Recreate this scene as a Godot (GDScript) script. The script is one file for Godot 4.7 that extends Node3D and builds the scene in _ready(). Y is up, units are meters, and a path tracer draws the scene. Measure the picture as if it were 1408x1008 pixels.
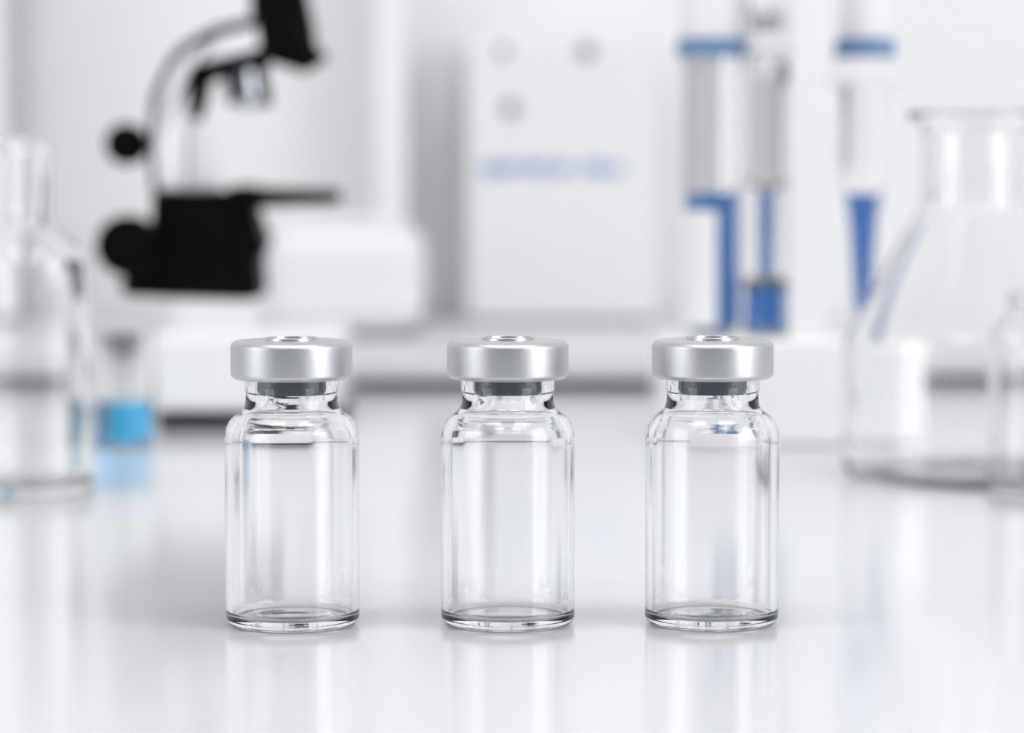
extends Node3D
# A laboratory bench. Lengths inside the helpers are millimetres; heights count from the bench top, which is 900 mm above the floor.

const MM := 0.001
const TOP := 900.0

var M := {}


func _ready() -> void:
	# ---------- camera ----------
	var cam := Camera3D.new()
	cam.name = "camera"
	var lens := CameraAttributesPhysical.new()
	lens.frustum_focal_length = 95.24
	lens.exposure_aperture = 11.2
	lens.frustum_focus_distance = 0.479
	lens.frustum_near = 0.02
	lens.frustum_far = 30.0
	cam.attributes = lens
	cam.fov = 14.364
	cam.near = 0.02
	cam.far = 30.0
	add_child(cam)
	cam.position = v(0, 76.07, 481.6)
	cam.rotation_degrees = Vector3(-3.919, 0, 0)
	cam.current = true
	# ---------- sky and exposure ----------
	var we := WorldEnvironment.new()
	we.name = "world_environment"
	var e := Environment.new()
	e.background_mode = Environment.BG_COLOR
	e.background_color = Color(0.86, 0.9, 0.96)
	e.tonemap_mode = Environment.TONE_MAPPER_LINEAR
	e.tonemap_exposure = 0.187
	e.sdfgi_enabled = true
	e.ssao_enabled = true
	e.ssil_enabled = true
	we.environment = e
	add_child(we)
	# ---------- daylight and lamps ----------
	area_light("daylight_window_right", Vector3(1.46, 1.62, 0.93), Vector3(0, 90, 0), Vector2(1.04, 1.34), 7.4, Color(0.99, 0.995, 1.0))
	area_light("daylight_window_left", Vector3(-1.86, 1.62, 0.95), Vector3(0, -90, 0), Vector2(1.24, 1.34), 4.4, Color(0.99, 0.995, 1.0))
	for p in [Vector3(-0.55, 2.64, 0.35), Vector3(0.55, 2.64, 0.35), Vector3(-0.55, 2.64, 1.6), Vector3(0.55, 2.64, 1.6)]:
		area_light("ceiling_panel_light", p, Vector3(-90, 0, 0), Vector2(0.58, 0.58), 3.2, Color(1, 1, 1))
	materials()
	room()
	bench()
	back_of_bench()
	microscope()
	rack()
	flask()
	reagent_bottle()
	small_vial()
	edge_vial()
	vials()


# ---------------------------------------------------------------- helpers

func v(x: float, y: float, z: float) -> Vector3:
	return Vector3(x, y + TOP, z) * MM


func area_light(called: String, at: Vector3, turn: Vector3, size: Vector2, energy: float, tint: Color) -> void:
	var l := AreaLight3D.new()
	l.name = called
	l.area_size = size
	l.light_energy = energy
	l.light_color = tint
	l.shadow_enabled = true
	l.area_range = 12.0
	l.area_attenuation = 2.0
	add_child(l, true)
	l.position = at
	l.rotation_degrees = turn


func mat(color: Color, rough: float, metal := 0.0) -> StandardMaterial3D:
	var m := StandardMaterial3D.new()
	m.albedo_color = color
	m.roughness = rough
	m.metallic = metal
	return m


func glass(tint: Color, scale := 0.05) -> StandardMaterial3D:
	var m := StandardMaterial3D.new()
	m.albedo_color = Color(tint, 0.0)
	m.roughness = 0.0
	m.refraction_enabled = true
	m.refraction_scale = scale
	m.transparency = BaseMaterial3D.TRANSPARENCY_ALPHA
	return m


func relief(m: StandardMaterial3D, freq: float, strength: float, repeat: float) -> void:
	var n := FastNoiseLite.new()
	n.seed = 7
	n.frequency = freq
	var t := NoiseTexture2D.new()
	t.width = 256
	t.height = 256
	t.seamless = true
	t.as_normal_map = true
	t.bump_strength = 2.0
	t.noise = n
	m.normal_enabled = true
	m.normal_texture = t
	m.normal_scale = strength
	m.uv1_triplanar = true
	m.uv1_scale = Vector3.ONE * repeat


func materials() -> void:
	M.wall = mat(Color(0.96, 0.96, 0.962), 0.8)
	M.grey_wall = mat(Color(0.5, 0.51, 0.525), 0.8)
	M.shelf = mat(Color(0.86, 0.86, 0.868), 0.4)
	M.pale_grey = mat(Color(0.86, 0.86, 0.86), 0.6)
	M.shade_grey = mat(Color(0.78, 0.78, 0.78), 0.5)  # shade on the cupboard side and in the left tube, put into the colour
	M.ceiling = mat(Color(0.95, 0.95, 0.95), 0.9)
	M.floor = mat(Color(0.62, 0.64, 0.66), 0.35)
	M.bench = mat(Color(0.885, 0.887, 0.903), 0.13)
	M.cabinet = mat(Color(0.86, 0.87, 0.88), 0.4)
	M.plastic = mat(Color(0.945, 0.945, 0.95), 0.35)
	M.grey_plastic = mat(Color(0.48, 0.49, 0.51), 0.6)
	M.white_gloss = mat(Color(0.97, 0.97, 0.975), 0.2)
	M.black = mat(Color(0.02, 0.024, 0.028), 0.5)
	M.black.metallic_specular = 0.2
	M.rubber_black = mat(Color(0.02, 0.022, 0.024), 0.7)
	M.rubber_black.metallic_specular = 0.2
	M.chrome = mat(Color(0.8, 0.81, 0.83), 0.18, 1.0)
	M.dark_metal = mat(Color(0.09, 0.095, 0.105), 0.4)
	M.blue_print = mat(Color(0.2, 0.5, 0.8), 0.6)
	M.blue_ring = mat(Color(0.42, 0.55, 0.72), 0.4)
	M.glass = glass(Color(1, 1, 1))
	M.blue_liquid = glass(Color(0.06, 0.42, 0.74), 0.033)
	M.cyan_liquid = glass(Color(0.0, 0.77, 1.0), 0.033)
	M.aluminium = mat(Color(0.8, 0.802, 0.81), 0.4, 1.0)
	relief(M.aluminium, 0.35, 0.12, 300.0)
	M.bright_aluminium = mat(Color(0.8, 0.8, 0.81), 0.34, 1.0)
	M.stopper = mat(Color(0.29, 0.34, 0.38), 0.5)
	M.lamp = mat(Color(1, 1, 1), 0.5)
	M.lamp.emission_enabled = true
	M.lamp.emission = Color(0.97, 0.985, 1.0)
	M.lamp.emission_energy_multiplier = 1.5
	M.frame = mat(Color(0.9, 0.9, 0.91), 0.4)


func thing(called: String, label: String, category: String, at: Vector3, group := "") -> Node3D:
	var o := Node3D.new()
	o.name = called
	add_child(o, true)
	o.position = at
	tag(o, label, category, group)
	return o


func tag(o: Node, label: String, category: String, group := "") -> void:
	o.set_meta("label", label)
	o.set_meta("category", category)
	if group:
		o.set_meta("group", group)


# A mesh under `parent`; `where` is given in the world and turned into the parent's axes (things stand unrotated, parts unmoved unless said).
func part(parent: Node3D, called: String, mesh: Mesh, material: Material, where := Transform3D()) -> MeshInstance3D:
	var o := MeshInstance3D.new()
	o.name = called
	o.mesh = mesh
	o.material_override = material
	parent.add_child(o, true)
	var up := Transform3D()
	var p: Node = parent
	while p is Node3D and p != self:
		up = (p as Node3D).transform * up
		p = p.get_parent()
	o.transform = up.affine_inverse() * where
	return o


func structure(called: String, mesh: Mesh, material: Material, where := Transform3D()) -> MeshInstance3D:
	var o := part(self, called, mesh, material, where)
	o.set_meta("kind", "structure")
	return o


func put(x: float, y: float, z: float, turn := Vector3.ZERO) -> Transform3D:
	return Transform3D(Basis.from_euler(turn * PI / 180.0), v(x, y, z))


# Rounds the corners of an open or closed line of points; radii[i] belongs to point i.
func rounded(pts: Array, radii: Array, steps := 6, closed := false) -> PackedVector2Array:
	var out := PackedVector2Array()
	var n := pts.size()
	for i in n:
		var b: Vector2 = pts[i]
		var r: float = radii[i]
		if r <= 0.0 or (not closed and (i == 0 or i == n - 1)):
			out.append(b)
			continue
		var a: Vector2 = pts[(i + n - 1) % n]
		var c: Vector2 = pts[(i + 1) % n]
		var d1 := (a - b).normalized()
		var d2 := (c - b).normalized()
		var half := acos(clampf(d1.dot(d2), -1, 1)) / 2.0
		if half > PI / 2 - 0.01:
			out.append(b)
			continue
		var cut: float = minf(r / tan(half), minf(a.distance_to(b), c.distance_to(b)) * 0.499)
		var rr := cut * tan(half)
		var mid := b + (d1 + d2).normalized() * (rr / sin(half))
		var s := (b + d1 * cut - mid).angle()
		var turn := wrapf((b + d2 * cut - mid).angle() - s, -PI, PI)
		for k in steps + 1:
			out.append(mid + Vector2.from_angle(s + turn * k / steps) * rr)
	return out


# Turns a profile of (radius, height) about the y axis. Outside lies to the right of the way the profile runs. knurl lifts every second spoke of the points lower than knurl_below.
func lathe(profile: PackedVector2Array, seg := 96, knurl := 0.0, knurl_below := -1e9) -> ArrayMesh:
	var pts := PackedVector2Array()
	for p in profile:
		if pts.is_empty() or p.distance_to(pts[-1]) > 1e-4:
			pts.append(p)
	var rows := []   # [point, normal]; a sharp corner has two rows
	var cuts := []   # true: no faces between this row and the next
	for i in pts.size():
		var before := Vector2.ZERO
		var after := Vector2.ZERO
		if i > 0:
			var d := (pts[i] - pts[i - 1]).normalized()
			before = Vector2(d.y, -d.x)
		if i < pts.size() - 1:
			var d := (pts[i + 1] - pts[i]).normalized()
			after = Vector2(d.y, -d.x)
		if i == 0:
			rows.append([pts[i], after]); cuts.append(false)
		elif i == pts.size() - 1:
			rows.append([pts[i], before]); cuts.append(true)
		elif before.dot(after) > 0.8:
			rows.append([pts[i], (before + after).normalized()]); cuts.append(false)
		else:
			rows.append([pts[i], before]); cuts.append(true)
			rows.append([pts[i], after]); cuts.append(false)
	var vs := PackedVector3Array()
	var ns := PackedVector3Array()
	var ix := PackedInt32Array()
	for row in rows:
		var p: Vector2 = row[0]
		var nn: Vector2 = row[1]
		if absf(p.x) < 1e-5:
			nn = Vector2(0, signf(nn.y))
		for j in seg + 1:
			var a := TAU * (j % seg) / seg
			var lift := knurl if p.y < knurl_below and j % 2 else 0.0
			vs.append(Vector3(p.x * cos(a), p.y + lift, p.x * sin(a)) * MM)
			ns.append(Vector3(nn.x * cos(a), nn.y, nn.x * sin(a)))
	for i in rows.size() - 1:
		if cuts[i]:
			continue
		for j in seg:
			var p := i * (seg + 1) + j
			var q := p + seg + 1
			for k in [p, p + 1, q, q, p + 1, q + 1]:
				ix.append(k)
	return arrays(vs, ns, ix)


func arrays(vs: PackedVector3Array, ns: PackedVector3Array, ix: PackedInt32Array) -> ArrayMesh:
	var a := []
	a.resize(Mesh.ARRAY_MAX)
	a[Mesh.ARRAY_VERTEX] = vs
	a[Mesh.ARRAY_NORMAL] = ns
	a[Mesh.ARRAY_INDEX] = ix
	var m := ArrayMesh.new()
	m.add_surface_from_arrays(Mesh.PRIMITIVE_TRIANGLES, a)
	return m


# A box whose edges are rounded with radius r, centred on its origin.
func rbox(sx: float, sy: float, sz: float, r: float, n := 3) -> ArrayMesh:
	var h := Vector3(sx, sy, sz) / 2.0
	r = minf(r, minf(h.x, minf(h.y, h.z)) * 0.98)
	var inner := h - Vector3.ONE * r
	var vs := PackedVector3Array()
	var ns := PackedVector3Array()
	var ix := PackedInt32Array()
	for axis in 3:
		for s in [-1.0, 1.0]:
			var ua := (axis + 1) % 3
			var va := (axis + 2) % 3
			var lists := []
			for w in [ua, va]:
				var l := []
				for k in range(n, -1, -1):
					l.append(-inner[w] - r * tan(PI / 4 * k / n))
				for k in range(0, n + 1):
					l.append(inner[w] + r * tan(PI / 4 * k / n))
				lists.append(l)
			var first := vs.size()
			var cnt: int = lists[0].size()
			for a in lists[0]:
				for b in lists[1]:
					var p := Vector3.ZERO
					p[axis] = s * h[axis]
					p[ua] = a
					p[va] = b
					var q := p.clamp(-inner, inner)
					var nn := (p - q).normalized()
					vs.append((q + nn * r) * MM)
					ns.append(nn)
			for i in cnt - 1:
				for j in cnt - 1:
					var p := first + i * cnt + j
					var f := [p, p + 1, p + cnt, p + cnt, p + 1, p + cnt + 1] if s > 0 else [p, p + cnt, p + 1, p + 1, p + cnt, p + cnt + 1]
					for k in f:
						ix.append(k)
	return arrays(vs, ns, ix)


# A closed outline in the xy plane given a thickness along z (centred) and bevelled edges.
func slab(outline: PackedVector2Array, depth: float, bevel: float) -> ArrayMesh:
	if not Geometry2D.is_polygon_clockwise(outline):
		outline.reverse()
	var n := outline.size()
	var normal := PackedVector2Array()
	for i in n:
		var d1 := (outline[i] - outline[(i + n - 1) % n]).normalized()
		var d2 := (outline[(i + 1) % n] - outline[i]).normalized()
		var m := (d1 + d2).normalized()
		normal.append(Vector2(-m.y, m.x))
	# make sure the normals point outwards
	var test := outline[0] + normal[0] * 0.01
	if Geometry2D.is_point_in_polygon(test, outline):
		for i in n:
			normal[i] = -normal[i]
	var inset := PackedVector2Array()
	for i in n:
		inset.append(outline[i] - normal[i] * bevel)
	var st := SurfaceTool.new()
	st.begin(Mesh.PRIMITIVE_TRIANGLES)
	var rings := [[inset, depth / 2], [outline, depth / 2 - bevel], [outline, -depth / 2 + bevel], [inset, -depth / 2]]
	for k in 3:
		for i in n:
			var j := (i + 1) % n
			var a := to3(rings[k][0][i], rings[k][1])
			var b := to3(rings[k][0][j], rings[k][1])
			var c := to3(rings[k + 1][0][i], rings[k + 1][1])
			var d := to3(rings[k + 1][0][j], rings[k + 1][1])
			face(st, a, b, c, Vector3(normal[i].x, normal[i].y, 0))
			face(st, b, d, c, Vector3(normal[i].x, normal[i].y, 0))
	var tri := Geometry2D.triangulate_polygon(outline)
	for t in range(0, tri.size(), 3):
		for s in [1.0, -1.0]:
			face(st, to3(inset[tri[t]], s * depth / 2), to3(inset[tri[t + 1]], s * depth / 2), to3(inset[tri[t + 2]], s * depth / 2), Vector3(0, 0, s))
	st.generate_normals()
	return st.commit()


func to3(p: Vector2, z: float) -> Vector3:
	return Vector3(p.x, p.y, z) * MM


func face(st: SurfaceTool, a: Vector3, b: Vector3, c: Vector3, out: Vector3) -> void:
	if (b - a).cross(c - a).dot(out) > 0:
		var t := b
		b = c
		c = t
	st.set_smooth_group(-1)
	st.add_vertex(a)
	st.set_smooth_group(-1)
	st.add_vertex(b)
	st.set_smooth_group(-1)
	st.add_vertex(c)


func joined(pieces: Array) -> ArrayMesh:
	var st := SurfaceTool.new()
	for p in pieces:
		st.append_from(p[0], 0, p[1])
	return st.commit()


# A smooth line through the given points.
func curve(pts: Array) -> PackedVector2Array:
	var out := PackedVector2Array()
	for i in pts.size() - 1:
		var a: Vector2 = pts[maxi(i - 1, 0)]
		var d: Vector2 = pts[mini(i + 2, pts.size() - 1)]
		for k in 8:
			out.append((pts[i] as Vector2).cubic_interpolate(pts[i + 1], a, d, k / 8.0))
	out.append(pts[-1])
	return out


# A round rod along y, from 0 to len, with rounded rims.
func rod(radius: float, length: float, rim := 0.4, seg := 40) -> ArrayMesh:
	return lathe(rounded([Vector2(0, 0), Vector2(radius, 0), Vector2(radius, length), Vector2(0, length)], [0, rim, rim, 0], 4), seg)


# A glass vessel: the outer line from the axis below to the lip, then the inner line from the lip to the axis.
func vessel(outer: Array, outer_r: Array, inner: Array, inner_r: Array, seg := 128, knurl := 0.0, below := -1e9) -> ArrayMesh:
	var all := outer.duplicate()
	all.append_array(inner)
	var radii := outer_r.duplicate()
	radii.append_array(inner_r)
	return lathe(rounded(all, radii, 10), seg, knurl, below)


# The place where a rod stands that runs from a to b.
func along(a: Vector3, b: Vector3) -> Transform3D:
	var y := (b - a).normalized()
	var x := y.cross(Vector3(0, 0, 1)).normalized()
	var z := x.cross(y)
	return Transform3D(Basis(x, y, z), a)


# ---------------------------------------------------------------- the room

func box_between(x0: float, x1: float, y0: float, y1: float, z0: float, z1: float, r := 1.0) -> Array:
	return [rbox(x1 - x0, y1 - y0, z1 - z0, r, 2), Transform3D(Basis(), Vector3(x0 + x1, y0 + y1, z0 + z1) / 2 * MM)]


func room() -> void:
	# heights here count from the floor
	var b := box_between(-2000, 1600, -100, 0, -860, 2500)
	structure("floor", b[0], M.floor, b[1])
	b = box_between(-2000, 1600, 2700, 2800, -860, 2500)
	structure("ceiling", b[0], M.ceiling, b[1])
	b = box_between(-2000, 1600, 0, 2700, -860, -760)
	structure("wall_back", b[0], M.wall, b[1])
	b = box_between(-2000, 1600, 0, 2700, 2400, 2500)
	structure("wall_front", b[0], M.grey_wall, b[1])
	for side in [[1500.0, 1600.0, "wall_right", 400.0, 1460.0, "window_1"], [-2000.0, -1900.0, "wall_left", 320.0, 1580.0, "window_2"]]:
		var x0: float = side[0]
		var x1: float = side[1]
		var za: float = side[3]
		var zb: float = side[4]
		structure(side[2], joined([box_between(x0, x1, 0, 940, -760, 2400), box_between(x0, x1, 2300, 2700, -760, 2400), box_between(x0, x1, 940, 2300, -760, za), box_between(x0, x1, 940, 2300, zb, 2400)]), M.wall)
		var mid := (x0 + x1) / 2
		var w := Node3D.new()
		w.name = side[5]
		w.set_meta("kind", "structure")
		add_child(w)
		w.position = Vector3(mid, 940, (za + zb) / 2) * MM
		var fr := joined([box_between(mid - 20, mid + 20, 940, 970, za, zb), box_between(mid - 20, mid + 20, 2270, 2300, za, zb), box_between(mid - 20, mid + 20, 970, 2270, za, za + 30), box_between(mid - 20, mid + 20, 970, 2270, zb - 30, zb)])
		part(w, "window_frame", fr, M.frame)
		var pane := box_between(mid - 3, mid + 3, 970, 2270, za + 30, zb - 30)
		part(w, "window_pane", pane[0], M.lamp, pane[1])
	var i := 0
	for p in [[-550, 350], [550, 350], [-550, 1600], [550, 1600]]:
		var l := thing("ceiling_lamp", "square white ceiling light panel above the " + ["bench, left of two", "bench, right of two", "aisle, left of two", "aisle, right of two"][i], "ceiling light", Vector3(p[0], 2655, p[1]) * MM, "ceiling light panels")
		var x := float(p[0])
		var z := float(p[1])
		part(l, "lamp_frame", joined([box_between(x - 310, x - 295, 2655, 2700, z - 310, z + 310), box_between(x + 295, x + 310, 2655, 2700, z - 310, z + 310), box_between(x - 295, x + 295, 2655, 2700, z - 310, z - 295), box_between(x - 295, x + 295, 2655, 2700, z + 295, z + 310)]), M.frame)
		var d := box_between(x - 295, x + 295, 2662, 2670, z - 295, z + 295)
		part(l, "lamp_diffuser", d[0], M.lamp, d[1])
		i += 1
	# white boxed-in duct that runs up the back wall
	b = box_between(-57, -43.5, 912, 2700, -760, -722, 1.0)
	structure("trim_1", b[0], M.wall, b[1])


func bench() -> void:
	var t := thing("lab_bench", "long white laboratory bench with a glossy white top", "bench", Vector3(0, 0, -0.15))
	var b := box_between(-1200, 1200, 860, 900, -758, 450, 3.0)
	part(t, "worktop", b[0], M.bench, b[1])
	b = box_between(-1180, 1180, 100, 860, -755, 400, 3.0)
	part(t, "cabinet_body", b[0], M.cabinet, b[1])
	b = box_between(-1150, 1150, 0, 100, -750, 340, 3.0)
	part(t, "plinth", b[0], M.grey_plastic, b[1])


func back_of_bench() -> void:
	# low raised shelf along the wall
	var t := thing("raised_shelf", "low white raised shelf along the back of the bench, dark gap below", "shelf", v(0, 0, -633))
	part(t, "shelf_board", rbox(1200, 8.2, 246, 1.2), M.shelf, put(0, 7.7, -634))
	for x in [-400.0, -150.0, 150.0, 400.0]:
		part(t, "shelf_foot", rbox(40, 3.5, 200, 0.5), M.rubber_black, put(x, 1.8, -640))
	# white instrument with a line of blue lettering
	var d := thing("lab_instrument", "tall white box-shaped instrument with grey buttons and a line of blue lettering", "instrument", v(20.5, 12, -736))
	part(d, "housing", rbox(79, 116.5, 40, 3.0, 4), M.plastic, put(20.5, 71.2, -736))
	for x in [-12.0, 53.0]:
		part(d, "rubber_foot", rbox(9, 1.3, 30, 0.4), M.rubber_black, put(x, 12.5, -736))
	for p in [[-3.6, 124.2, 2.4], [30.4, 124.2, 3.4], [-0.6, 100.7, 3.3]]:
		part(d, "button", rod(p[2], 0.8, 0.3), M.grey_plastic, put(p[0], p[1] - 0.6, -716.2, Vector3(90, 0, 0)))
	var strokes := []
	var x := -12.0
	var rng := RandomNumberGenerator.new()
	rng.seed = 5
	for k in 14:
		if k != 9:
			var tall := 5.2 if k in [3, 6, 11] else 3.8
			strokes.append([rbox(1.35, tall, 0.5, 0.15, 1), put(x, 75.4 + (tall - 3.8) / 2, -715.9)])
			strokes.append([rbox(2.8, 1.3, 0.5, 0.15, 1), put(x + 1.2, 75.4 + (1.5 if rng.randf() > 0.5 else -1.5), -715.9)])
			if k == 0:
				strokes.append([rbox(1.3, 5.6, 0.5, 0.15, 1), put(x + 2.4, 74.0, -715.9)])
			elif k % 3:
				strokes.append([rbox(1.3, 3.8, 0.5, 0.15, 1), put(x + 2.4, 75.4, -715.9)])
		x += 4.15
	part(d, "blue_lettering", joined(strokes), M.blue_print)
	# rounded white device behind the microscope
	var w := thing("benchtop_device", "low white rounded device behind the microscope stage", "device", v(-62, 12, -640))
	part(w, "housing", rbox(59, 40, 70, 10.0, 5), M.plastic, put(-63.5, 33.5, -640))
	part(w, "device_lid", rbox(50, 4.5, 60, 2.2, 4), M.plastic, put(-65, 54.6, -640))
	part(w, "device_base", rbox(54, 1.8, 60, 0.6), M.grey_plastic, put(-63.5, 12.8, -640))
	# cupboard that shows its edge at the left
	var c := thing("storage_cupboard", "white cupboard standing on the raised shelf behind the glass bottle", "cupboard", v(-330, 12, -735))
	part(c, "carcass", rbox(248, 480, 44, 1.5), M.shade_grey, put(-330, 252.2, -736))  # side coloured darker than the door to carry its shade
	part(c, "cupboard_door", rbox(246, 476, 6, 1.5), M.white_gloss, put(-330, 252.2, -710.8))


# ---------------------------------------------------------------- microscope

func microscope() -> void:
	var z := -396.0
	var t := thing("microscope", "small white microscope with black stage, head and focus knobs", "microscope", v(-77, 0, z))
	part(t, "rubber_foot", rbox(53, 4.2, 66, 1.0), M.rubber_black, put(-77, 2.1, z))
	part(t, "base", rbox(54.5, 24.6, 68, 4.0, 4), M.white_gloss, put(-77, 16.5, z))
	part(t, "pedestal", rbox(27, 10, 30, 2.0), M.white_gloss, put(-89.5, 33, z))
	var body := rounded([Vector2(-106.5, 69), Vector2(-79, 69.6), Vector2(-76, 61), Vector2(-73.5, 54), Vector2(-75.5, 48), Vector2(-74.6, 38), Vector2(-78, 36.2), Vector2(-114, 37.8), Vector2(-117, 40.5), Vector2(-113, 47), Vector2(-108.5, 51), Vector2(-107, 60)],
		[1, 1, 1.5, 2.5, 1, 1, 1, 1.5, 1.5, 2, 2, 2], 5, true)
	part(t, "focus_block", slab(body, 32, 1.5), M.black, put(0, 0, z))
	var k := part(t, "coarse_knob", rod(9.0, 12, 1.2), M.black, put(-112.8, 53.1, z + 16, Vector3(90, 0, 0)))
	part(k, "knob_cap", rod(5.6, 1.2, 0.4), M.rubber_black, put(-112.8, 53.1, z + 28, Vector3(90, 0, 0)))
	part(t, "coarse_knob", rod(3.6, 6, 0.8), M.black, put(-76.2, 53, z + 15.5, Vector3(90, 0, 0)))
	# the arm: white bow with a dark metal edge
	var outer := [Vector2(-107.6, 69), Vector2(-108.6, 83), Vector2(-107.4, 97.5), Vector2(-101, 110.5), Vector2(-90, 117.6), Vector2(-75, 121)]
	var bow := rounded(outer + [Vector2(-75, 110), Vector2(-88, 107.5), Vector2(-96.2, 104), Vector2(-97, 90), Vector2(-97.6, 69)], [0, 30, 22, 16, 30, 0, 2, 8, 8, 20, 0], 8, true)
	part(t, "arm", slab(bow, 15, 1.2), M.white_gloss, put(0, 0, z + 2))
	var edge := rounded(outer + [Vector2(-75, 117.8), Vector2(-88.7, 114.4), Vector2(-98.8, 108.4), Vector2(-105.2, 97), Vector2(-106.4, 83), Vector2(-105.6, 69)], [0, 30, 22, 16, 30, 0, 0, 30, 16, 22, 30, 0], 8, true)
	part(t, "arm_edge", slab(edge, 20, 0.6), M.dark_metal, put(0, 0, z))
	var wedge := rounded([Vector2(-97, 69.5), Vector2(-95.8, 89), Vector2(-93.6, 90.5), Vector2(-91, 84), Vector2(-88, 69.5)], [0, 1, 1, 4, 0], 4, true)
	part(t, "stage_bracket", slab(wedge, 10, 0.8), M.white_gloss, put(0, 0, z))
	part(t, "fine_knob", rod(6.3, 9, 1.0), M.black, put(-115.8, 83, z + 4.5 - 9.0, Vector3(90, 0, 0)))
	part(t, "knob_shaft", rod(1.8, 5, 0.2), M.black, along(v(-112.5, 83, z), v(-107.5, 83, z)))
	# head and optics
	var head := rounded([Vector2(-78, 128), Vector2(-77.5, 117), Vector2(-75, 109.5), Vector2(-71, 106.8), Vector2(-64, 104.8), Vector2(-58.6, 109), Vector2(-59.5, 118), Vector2(-61.5, 128), Vector2(-64, 140), Vector2(-76, 140)], [2, 2, 2, 2, 2, 2, 3, 3, 2, 2], 5, true)
	part(t, "head", slab(head, 18, 1.6), M.black, put(0, 0, z))
	var tube := part(t, "eyepiece", rod(4.0, 17, 1.2), M.black, along(v(-68, 121, z + 7), v(-58.8, 106.0, z + 7)))
	part(tube, "eyepiece_ring", rod(4.6, 3.2, 0.8), M.rubber_black, along(v(-60.3, 108.6, z + 7), v(-58.5, 105.6, z + 7)))
	var turret := rounded([Vector2(-97, 101.5), Vector2(-96.4, 106.6), Vector2(-86, 108.8), Vector2(-74, 112), Vector2(-73, 106), Vector2(-86, 103.4), Vector2(-91, 101.4)], [1, 1, 4, 1, 1, 4, 2], 5, true)
	part(t, "nosepiece", slab(turret, 20, 1.2), M.black, put(0, 0, z))
	part(t, "objective", lathe(rounded([Vector2(0, 0), Vector2(1.7, 0), Vector2(2.9, 6), Vector2(3.2, 14), Vector2(0, 14)], [0, 0.4, 2, 0.3, 0], 4), 40), M.black, along(v(-95.0, 90.2, z), v(-92.8, 105, z)))
	part(t, "objective", lathe(rounded([Vector2(0, 0), Vector2(3.2, 0), Vector2(4.4, 3), Vector2(4.6, 13), Vector2(0, 13)], [0, 0.4, 1, 0.3, 0], 4), 40), M.chrome, along(v(-78.6, 93.6, z + 4), v(-80.2, 106.4, z + 4)))
	part(t, "objective", rod(2.0, 12.5, 0.4), M.black, along(v(-73.6, 94.4, z + 4), v(-75.6, 106.6, z + 4)))  # black rod drawn for the dark reflection on the chrome barrel's right edge
	part(t, "objective", rod(1.5, 11.5, 0.4), M.black, along(v(-83.2, 94.8, z + 9), v(-84.6, 106.2, z + 9)))  # thinner black rod, the same dark reflection on the left edge
	# stage
	var st := rounded([Vector2(-84, 64.0), Vector2(-84, 70.6), Vector2(-79, 71), Vector2(-76, 70), Vector2(-52.4, 69.3), Vector2(-52.0, 65.3), Vector2(-77, 64.0)], [0, 1, 1, 2, 0.6, 0.6, 2], 4, true)
	part(t, "stage", slab(st, 36, 0.6), M.black, put(0, 0, z))


# ---------------------------------------------------------------- glassware behind

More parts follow.
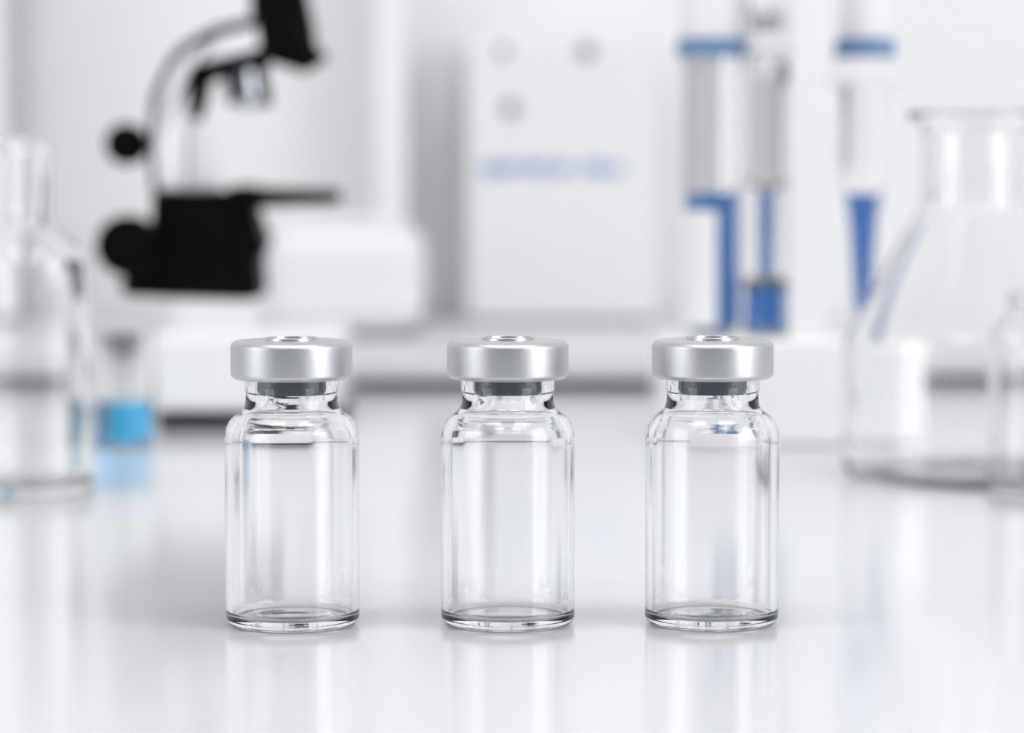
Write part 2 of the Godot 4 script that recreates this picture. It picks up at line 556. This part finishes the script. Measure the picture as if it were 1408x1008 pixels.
func rack() -> void:
	var t := thing("test_tube_rack", "white test tube rack with a tall post and a drilled top plate", "tube rack", v(75, 0, -335))
	part(t, "rack_base", rbox(72, 29.3, 50, 2.0), M.white_gloss, put(76, 14.7, -335))
	part(t, "post", rbox(10, 112, 8, 1.0), M.white_gloss, put(81, 84.5, -318))
	# top plate: drilled through where the tubes pass
	var plate := CSGCombiner3D.new()
	plate.name = "top_plate"
	t.add_child(plate)
	plate.transform = Transform3D(Basis(), t.position).affine_inverse() * put(93, 102.5, -337)
	var board := CSGBox3D.new()
	board.name = "board"
	board.size = Vector3(33, 7, 29) * MM
	board.material = M.white_gloss
	plate.add_child(board)
	for p in [[98.5, 7.0]]:
		var hole := CSGCylinder3D.new()
		hole.name = "hole"
		hole.operation = CSGShape3D.OPERATION_SUBTRACTION
		hole.radius = p[1] * MM
		hole.height = 20 * MM
		hole.sides = 48
		hole.material = M.white_gloss
		plate.add_child(hole, true)
		hole.position = Vector3(p[0] - 93, 0, 2) * MM
	part(t, "holder_arm", rod(1.6, 15, 0.3), M.white_gloss, along(v(65.5, 109, -331), v(78, 109, -319)))
	# three tubes
	var y := 29.6
	var a := thing("test_tube", "wide test tube of blue liquid with painted shade band and highlight patch, leftmost in rack", "test tube", v(56, y, -335), "blue-filled tubes in the rack")
	part(a, "tube_glass", vessel([Vector2(0, 0), Vector2(8.2, 0), Vector2(8.2, 82)], [0, 5, 0.4], [Vector2(7.4, 82), Vector2(7.4, 0.9), Vector2(0, 0.9)], [0.4, 4.5, 0], 64), M.glass, put(56, y, -335))
	part(a, "blue_liquid", lathe(rounded([Vector2(0, 1), Vector2(7.3, 1), Vector2(7.3, 39.4), Vector2(0, 39.2)], [0, 4.4, 0.2, 0], 6), 64), M.blue_liquid, put(56, y, -335))
	part(a, "ring", vessel([Vector2(8.4, 77.1), Vector2(10, 77.1), Vector2(10, 82)], [0, 0.6, 0.6], [Vector2(8.4, 82), Vector2(8.4, 77.1)], [0, 0], 48), M.blue_ring, put(56, y, -335))
	part(a, "cap", lathe(rounded([Vector2(0, 82.1), Vector2(9, 82.1), Vector2(8.6, 104), Vector2(0, 104)], [0, 0.5, 2, 0], 5), 48), M.white_gloss, put(56, y, -335))
	part(a, "highlight_patch", patch(8.3, 0.2, 2.0, 34.5, 84.0, 172.0), M.white_gloss, put(56, y, -335))  # bright streak on the tube, painted as an opaque white patch
	part(a, "shade_band", patch(8.3, 0.2, 39.8, 76.5, 80.0, 168.0), M.shade_grey, put(56, y, -335))  # grey shading seen in the glass, painted as an opaque band
	var b := thing("test_tube", "narrow-bored glass tube with a blue reservoir at its foot, middle in rack", "test tube", v(71.3, y, -335), "blue-filled tubes in the rack")
	part(b, "tube_glass", vessel([Vector2(0, 0), Vector2(6.3, 0), Vector2(6.3, 74), Vector2(5.4, 76), Vector2(5.4, 88)], [0, 1, 1, 1, 0.4], [Vector2(4.6, 88), Vector2(4.6, 42), Vector2(1.7, 39.5), Vector2(1.7, 17), Vector2(5.6, 13), Vector2(5.6, 0.9), Vector2(0, 0.9)], [0.4, 1, 1, 2, 1, 1, 0], 64), M.glass, put(71.3, y, -335))
	part(b, "blue_liquid", lathe(rounded([Vector2(0, 1), Vector2(5.5, 1), Vector2(5.5, 12.9), Vector2(1.62, 17), Vector2(1.62, 39.3), Vector2(0, 39.3)], [0, 1, 1, 2, 0.1, 0], 6), 48), M.blue_liquid, put(71.3, y, -335))
	part(b, "bulb_stopper", lathe(rounded([Vector2(0, 84), Vector2(4.3, 84), Vector2(4.3, 88.2), Vector2(6, 88.2), Vector2(6, 94), Vector2(0, 98)], [0, 0.3, 0.2, 1, 3, 0], 5), 48), M.white_gloss, put(71.3, y, -335))
	part(b, "shade_band", patch(6.4, 0.2, 42.0, 72.0, 50.0, 140.0), M.pale_grey, put(71.3, y, -335))  # shading of this tube's glass, put in as a pale grey strip
	var c := thing("test_tube", "conical tube of blue liquid behind the flask, right in rack", "test tube", v(98.5, y, -335), "blue-filled tubes in the rack")
	part(c, "tube_glass", vessel([Vector2(0, 0), Vector2(2.2, 0), Vector2(4.6, 32), Vector2(6.6, 44), Vector2(6.6, 82)], [0, 1, 6, 6, 0.4], [Vector2(5.8, 82), Vector2(5.8, 44), Vector2(3.9, 32), Vector2(1.5, 0.9), Vector2(0, 0.9)], [0.4, 6, 6, 0.4, 0], 64), M.glass, put(98.5, y, -335))
	part(c, "blue_liquid", lathe(rounded([Vector2(0, 1), Vector2(1.45, 1), Vector2(3.8, 32), Vector2(4.9, 39.2), Vector2(0, 39.2)], [0, 0.3, 5, 0.1, 0], 6), 48), M.blue_liquid, put(98.5, y, -335))
	part(c, "shade_band", patch(6.65, 0.2, 46.0, 74.0, 126.0, 172.0), M.wall, put(98.5, y, -335))  # shaded left side of the tube, painted as an opaque strip
	part(c, "ring", vessel([Vector2(6.8, 77.1), Vector2(8.6, 77.1), Vector2(8.6, 82)], [0, 0.6, 0.6], [Vector2(6.8, 82), Vector2(6.8, 77.1)], [0, 0], 48), M.blue_ring, put(98.5, y, -335))
	part(c, "cap", lathe(rounded([Vector2(0, 82.1), Vector2(7.6, 82.1), Vector2(7.2, 104), Vector2(0, 104)], [0, 0.5, 2, 0], 5), 48), M.white_gloss, put(98.5, y, -335))


# A thin curved patch on a tube's wall between two heights and two angles (degrees; 90 faces +z).
func patch(r: float, thick: float, y0: float, y1: float, a0: float, a1: float) -> ArrayMesh:
	var st := SurfaceTool.new()
	st.begin(Mesh.PRIMITIVE_TRIANGLES)
	for k in 12:
		var p := deg_to_rad(lerpf(a0, a1, k / 12.0))
		var q := deg_to_rad(lerpf(a0, a1, (k + 1) / 12.0))
		var out := Vector3(cos((p + q) / 2), 0, sin((p + q) / 2))
		for s in [[r + thick, 1.0], [r, -1.0]]:
			var rr: float = s[0]
			var A := Vector3(rr * cos(p), y0, rr * sin(p)) * MM
			var B := Vector3(rr * cos(q), y0, rr * sin(q)) * MM
			var C := Vector3(rr * cos(p), y1, rr * sin(p)) * MM
			var D := Vector3(rr * cos(q), y1, rr * sin(q)) * MM
			face(st, A, B, C, out * s[1])
			face(st, B, D, C, out * s[1])
	st.generate_normals()
	return st.commit()


func flask() -> void:
	var t := thing("conical_flask", "large empty clear glass conical flask in front of the tube rack", "flask", v(113.2, 0, -232.5))
	part(t, "flask_glass", vessel([Vector2(0, 0.6), Vector2(20, 0.4), Vector2(24, 0), Vector2(31.8, 0), Vector2(31.6, 34), Vector2(13, 67), Vector2(12.8, 86), Vector2(16.4, 88), Vector2(16.4, 89.6)], [0, 5, 2, 4.4, 14, 10, 3, 0.8, 0.7],
		[Vector2(14.4, 89.6), Vector2(11.4, 86), Vector2(11.5, 66.8), Vector2(30.6, 33.6), Vector2(30.6, 1.0), Vector2(0, 1.3)], [0.7, 3, 10, 13, 3.6, 0], 160), M.glass, put(113.2, 0, -232.5))


func reagent_bottle() -> void:
	var t := thing("glass_bottle", "tall clear glass bottle with a narrow neck beside the cyan-filled vial", "bottle", v(-112.5, 0, -195.6))
	part(t, "bottle_glass", vessel([Vector2(0, 0.9), Vector2(10.5, 0.9), Vector2(12, 0), Vector2(14.3, 0), Vector2(14.3, 56), Vector2(5.6, 63), Vector2(5.4, 79), Vector2(6.8, 80), Vector2(6.8, 83)], [0, 2, 0.6, 2.2, 8, 4, 1, 0.6, 0.8],
		[Vector2(4.4, 83), Vector2(4.4, 62.5), Vector2(13.2, 55.5), Vector2(13.2, 2.2), Vector2(0, 2.8)], [0.8, 4, 7.5, 2.5, 0], 128), M.glass, put(-112.5, 0, -195.6))


func small_vial() -> void:
	var t := thing("sample_vial", "small open clear vial holding bright cyan liquid beside the glass bottle", "vial", v(-106.8, 0, -313.5))
	part(t, "vial_glass", vessel([Vector2(0, 0), Vector2(8.6, 0), Vector2(8.6, 31.5)], [0, 1, 0.3], [Vector2(7.9, 31.5), Vector2(7.9, 0.9), Vector2(0, 0.9)], [0.3, 0.8, 0], 96), M.glass, put(-106.8, 0, -313.5))
	part(t, "cyan_liquid", lathe(rounded([Vector2(0, 1), Vector2(7.8, 1), Vector2(7.8, 12.2), Vector2(0, 12)], [0, 0.7, 0.1, 0], 5), 96), M.cyan_liquid, put(-106.8, 0, -313.5))


func edge_vial() -> void:
	var t := thing("glass_vial", "clear open glass vial standing in front of the conical flask", "vial", v(121.3, 0, -189.5))
	part(t, "vial_glass", vessel([Vector2(0, 0.6), Vector2(8, 0.6), Vector2(9.2, 0), Vector2(11, 0), Vector2(11, 38), Vector2(6.6, 43), Vector2(6.6, 47)], [0, 1, 0.4, 1.5, 4, 2, 0.5],
		[Vector2(5.4, 47), Vector2(5.4, 42.6), Vector2(9.9, 37.6), Vector2(9.9, 2), Vector2(0, 2.2)], [0.5, 2, 3.5, 1.2, 0], 128), M.glass, put(121.3, 0, -189.5))


# ---------------------------------------------------------------- the three vials in front

func vials() -> void:
	var spots := [[-36.6, 0.0, "clear capped empty vial in front, standing before the black-footed microscope", 0.0], [-0.7, -0.8, "clear capped empty vial in front, middle one, before the instrument with blue lettering", 40.0], [33.4, -1.4, "clear capped empty vial in front, standing before the rack of blue tubes", 75.0]]
	var first: Node3D
	for s in spots:
		if first == null:
			first = capped_vial(s)
			continue
		var o: Node3D = first.duplicate()
		o.name = "capped_vial"
		add_child(o, true)
		o.position = v(s[0], 0, s[1])
		o.rotation_degrees.y = s[3]
		o.set_meta("label", s[2])


func capped_vial(s: Array) -> Node3D:
	var at := put(s[0], 0, s[1])
	var t := thing("capped_vial", s[2], "vial", at.origin, "capped glass vials in a row")
	# body of tubular glass: heel, straight wall, shoulder, neck, flange under the cap; then down the inside
	var line := rounded([Vector2(0, 0.6), Vector2(6.8, 0.45), Vector2(8.4, 0.0), Vector2(11.15, 0.0), Vector2(11.15, 20.0)], [0, 6, 0.8, 1.7, 0], 10)
	line.append_array(curve([Vector2(11.15, 29.0), Vector2(11.15, 30.9), Vector2(10.98, 32.5), Vector2(10.4, 33.95), Vector2(9.4, 35.0), Vector2(8.5, 35.6), Vector2(7.9, 36.4), Vector2(7.66, 37.4), Vector2(7.6, 38.7)]))
	line.append_array(rounded([Vector2(7.6, 38.85), Vector2(7.76, 39.05), Vector2(7.75, 41.5), Vector2(9.3, 41.9), Vector2(9.3, 44.9), Vector2(5.85, 44.9), Vector2(5.85, 40.2)], [0, 0.2, 0.4, 0.3, 0.4, 0.4, 0], 8))
	line.append_array(curve([Vector2(5.85, 39.0), Vector2(5.98, 38.1), Vector2(6.3, 37.1), Vector2(6.85, 36.1), Vector2(7.65, 35.05), Vector2(8.7, 34.05), Vector2(9.5, 33.0), Vector2(9.9, 31.9), Vector2(10.05, 30.6), Vector2(10.05, 29.0)]))
	line.append_array(rounded([Vector2(10.05, 20), Vector2(10.05, 1.75), Vector2(8.2, 1.6), Vector2(5.5, 1.9), Vector2(0, 2.1)], [0, 1.1, 1.0, 3.0, 0], 10))
	part(t, "glass_body", lathe(line, 180, 0.12, 0.02), M.glass, at)
	# rubber stopper: plug in the neck, flange on the lip
	part(t, "stopper", lathe(rounded([Vector2(0, 38.6), Vector2(5.2, 38.6), Vector2(5.7, 39.4), Vector2(5.7, 44.95), Vector2(9.2, 44.95), Vector2(9.2, 46.9), Vector2(0, 46.9)], [0, 0.5, 0.6, 0, 0.2, 0.4, 0], 6), 96), M.stopper, at)
	# crimped aluminium cap with its round opening
	var cap := part(t, "crimp_cap", lathe(rounded([Vector2(7.85, 41.05), Vector2(9.4, 41.05), Vector2(10.1, 41.6), Vector2(10.1, 47.4), Vector2(4.3, 47.5), Vector2(4.3, 47.1), Vector2(9.75, 47.05), Vector2(9.75, 41.75), Vector2(9.3, 41.45), Vector2(7.85, 41.4), Vector2(7.85, 41.05)],
		[0, 0.5, 0.7, 1.1, 0, 0, 0.8, 0.3, 0.2, 0, 0], 8), 144), M.aluminium, at)
	part(cap, "opening_rim", lathe(rounded([Vector2(4.4, 47.45), Vector2(4.35, 47.95), Vector2(4.0, 47.95), Vector2(3.9, 47.1)], [0, 0.1, 0.1, 0], 6), 96), M.bright_aluminium, at)
	part(cap, "opening_disc", lathe(rounded([Vector2(3.9, 46.92), Vector2(3.9, 47.15), Vector2(2.6, 47.3), Vector2(0, 47.1)], [0, 0.05, 1.5, 0], 6), 96), M.bright_aluminium, at)
	return t
